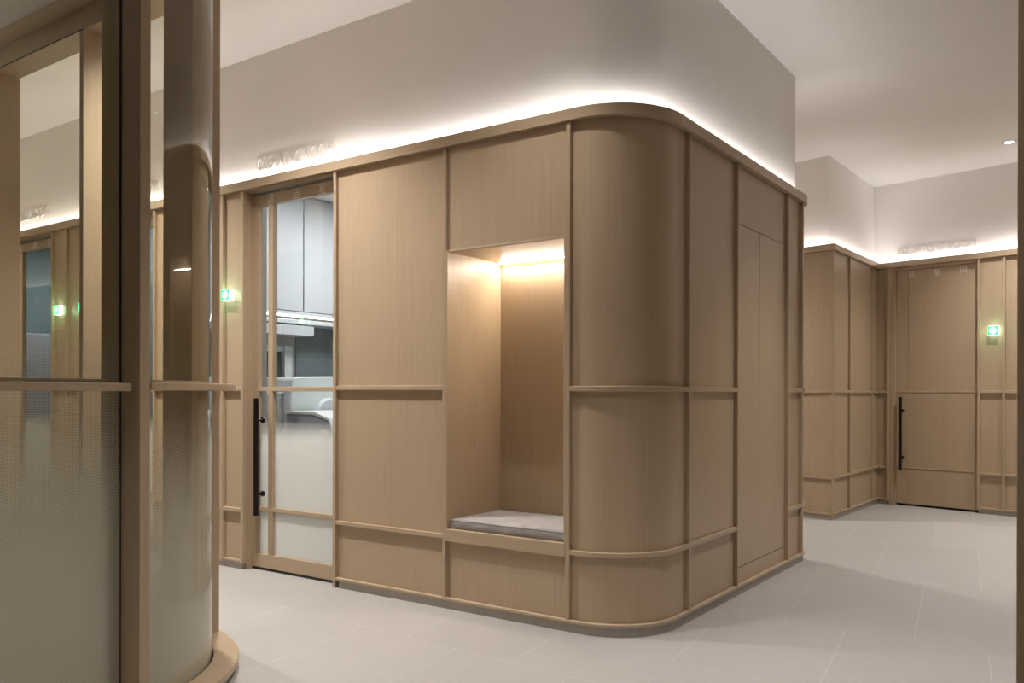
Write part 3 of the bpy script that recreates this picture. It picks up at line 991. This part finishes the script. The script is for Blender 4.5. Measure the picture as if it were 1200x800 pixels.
# tall wall cabinets on the cleaning room's left wall
for (y0, y1, lab) in ((3.92, 4.867, 'pale grey wall cabinet inside the cleaning room, left of the seam'), (4.873, 5.80, 'pale grey wall cabinet inside the cleaning room, right of the seam')):
    c = empty('wall_cabinet', (-5.6, (y0 + y1) / 2, 1.88), lab, 'cabinet')
    Geo().box(-5.845, -5.62, y0, y1, 1.88, 2.865).build('body', M['cab'], c)
    Geo().box(-5.62, -5.60, y0 + 0.003, y1 - 0.003, 1.885, 2.86).build('door', M['cab'], c, bevel=0.001)
us = empty('undercabinet_light', (-5.7, 4.8, 1.85), 'bright light strip under the cleaning room wall cabinets', 'light strip')
Geo().box(-5.66, -5.61, 3.95, 5.78, 1.840, 1.852).build('diffuser', M['shelf_led'], us)
Geo().box(-5.80, -5.605, 3.93, 5.80, 1.852, 1.879).build('channel', M['white_plastic'], us)
gr = empty('wall_rail', (-5.8, 4.8, 1.79), 'pale metal rail on the wall below the light strip', 'rail')
Geo().box(-5.845, -5.60, 3.93, 5.80, 1.778, 1.812).build('bar', M['white_plastic'], gr, bevel=0.004)
sh = empty('wall_box', (-5.72, 4.5, 1.68), 'long shallow white box mounted under the wall rail in the cleaning room', 'box')
Geo().box(-5.845, -5.60, 3.95, 4.64, 1.682, 1.765).build('body', M['cab'], sh, bevel=0.003)
Geo().box(-5.845, -5.60, 4.645, 4.985, 1.682, 1.765).build('flap', M['cab'], sh, bevel=0.003)
wn = empty('inner_window', (-5.83, 4.7, 1.0), 'white framed dark window on the cleaning room wall', 'window')
Geo().box(-5.848, -5.80, 4.10, 4.82, 1.55, 1.60).build('frame', M['white_plastic'], wn)
Geo().box(-5.848, -5.78, 4.82, 4.90, 0.9, 1.60).build('frame', M['white_plastic'], wn)
Geo().box(-5.848, -5.825, 4.10, 4.82, 0.9, 1.55).build('pane', M['window'], wn)

def drum_machine():
    r = empty('washing_machine', (-5.45, 4.4, 0), 'front loading machine with round door behind the frosted glass', 'machine')
    Geo().box(-5.77, -5.30, 3.93, 4.40, 0.0, 1.19).build('body', M['grey_plastic'], r, bevel=0.01)
    Geo().box(-5.77, -5.295, 3.925, 4.405, 1.19, 1.205).build('top', M['white_plastic'], r, bevel=0.004)
    Geo().cyl((-5.30, 4.22, 1.03), (1, 0, 0), 0.165, 0.03, 40, 0.15).build('door', M['drum'], r, smooth=True)
drum_machine()
def wash_station():
    r = empty('endoscope_washer', (-5.2, 4.75, 0), 'tall rounded white washer with curved lid behind the cleaning room glass', 'machine')
    prof = [(4.44, 0.0), (4.92, 0.0), (4.92, 1.20), (4.90, 1.30), (4.86, 1.335), (4.46, 1.325), (4.43, 1.30), (4.41, 1.15)]
    v = [(-5.60, y, z) for y, z in prof] + [(-5.22, y, z) for y, z in prof]
    n = len(prof)
    f = [tuple(range(n)), tuple(range(2 * n - 1, n - 1, -1))] + [(i, n + i, n + (i + 1) % n, (i + 1) % n) for i in range(n)]
    make('body', v, f, M['white_plastic'], r, bevel=0.012, smooth=True)
    Geo().cyl((-5.22, 4.80, 1.02), (1, 0, 0), 0.14, 0.02, 36, 0.12).build('side_dial', M['cab'], r, smooth=True)
    r2 = empty('endoscope_washer', (-5.2, 5.3, 0), 'second white washer partly cut by the door edge', 'machine')
    make('body', [(x, y + 0.585, z) for x, y, z in v], f, M['white_plastic'], r2, bevel=0.012, smooth=True)
wash_station()
def sink_unit():
    r = empty('console_unit', (-4.9, 4.6, 0), 'low grey console with sloping white top behind the glass', 'machine')
    prof = [(-5.16, 0.0), (-4.66, 0.0), (-4.66, 0.90), (-4.70, 0.99), (-4.86, 1.035), (-5.16, 1.035)]
    y0, y1 = 4.32, 5.2
    v = [(x, y0, z) for x, z in prof] + [(x, y1, z) for x, z in prof]
    n = len(prof)
    f = [tuple(range(n)), tuple(range(2 * n - 1, n - 1, -1))] + [(i, n + i, n + (i + 1) % n, (i + 1) % n) for i in range(n)]
    make('body', v, f, M['grey_plastic'], r, bevel=0.004)
    tp = [(-5.17, 1.036), (-4.855, 1.036), (-4.69, 0.992), (-4.645, 0.90), (-4.645, 0.94), (-4.685, 1.012), (-4.85, 1.060), (-5.17, 1.060)]
    v = [(x, y0 - 0.01, z) for x, z in tp] + [(x, y1, z) for x, z in tp]
    n = len(tp)
    f = [tuple(range(n)), tuple(range(2 * n - 1, n - 1, -1))] + [(i, n + i, n + (i + 1) % n, (i + 1) % n) for i in range(n)]
    make('top', v, f, M['white_plastic'], r, bevel=0.003)
    Geo().box(-4.78, -4.70, y0 - 0.003, y0, 0.90, 0.925).build('badge', M['tag'], r, label='small yellow badge')
sink_unit()
# sterile room: blue grey wall with low white unit
Geo().box(-13.2, -9.9, 5.3, 5.4, 0, 2.87).build('wall_inner_blue', M['teal_wall'], kind='structure')
Geo().box(-10.0, -9.9, 3.85, 5.4, 0, 2.87).build('wall_inner_blue_side', M['teal_wall'], kind='structure')
Geo().box(-9.88, -9.60, 3.85, 5.2, 0, 1.84).build('storage_unit', M['grey_plastic'], bevel=0.01)
tag(D.objects['storage_unit'], 'white storage unit with lit top edge behind the sterile room door', 'cabinet')
Geo().box(-7.0, -6.95, 3.85, 6.1, 0, 2.87).build('wall_inner_mid', M['teal_wall'], kind='structure')
for (x, y, p_, wh) in ((-4.6, 5.0, 1.0, 'cleaning room'), (-8.8, 4.7, 0.6, 'sterile room'), (-6.45, 4.9, 0.6, 'middle room')):
    r = empty('ceiling_panel_light', (x, y, 2.86), 'square ceiling panel light inside the %s' % wh, 'ceiling light', 'panel lights in the closed rooms')
    Geo().box(x - 0.28, x + 0.28, y - 0.28, y + 0.28, 2.855, 2.869).build('frame', M['white_plastic'], r)
    ld = D.lights.new('panel_glow', 'AREA')
    ld.energy = ROOM_W * p_
    ld.size = 0.5
    ld.color = (0.97, 0.985, 1.0)
    lo = D.objects.new('panel_glow', ld)
    COL.objects.link(lo)
    lo.parent = r
    lo.location = (0, 0, -0.02)

# ------------------------------------------------------------------ ceiling downlights
def downlight(x, y, k, cone, label):
    r = empty('downlight', (x, y, CEIL), label, 'ceiling light', 'recessed downlights')
    Geo().tube_ring((x, y), 0.038, 0.055, CEIL - 0.006, CEIL + 0.0, 32).build('trim_ring', M['white_plastic'], r, smooth=True)
    Geo().cyl((x, y, CEIL - 0.003), (0, 0, 1), 0.036, 0.002, 28).build('lens', M['bulb'], r, smooth=True)
    ld = D.lights.new('beam', 'SPOT')
    ld.energy = SPOT_W * k
    ld.spot_size = math.radians(cone)
    ld.spot_blend = 1.0
    ld.shadow_soft_size = 0.04
    ld.color = (1.0, 0.95, 0.915)
    lo = D.objects.new('beam', ld)
    COL.objects.link(lo)
    lo.parent = r
    lo.location = (0, 0, -0.015)
for (x, y, k, cone, lab) in SPOTS:
    downlight(x, y, k, cone, lab)
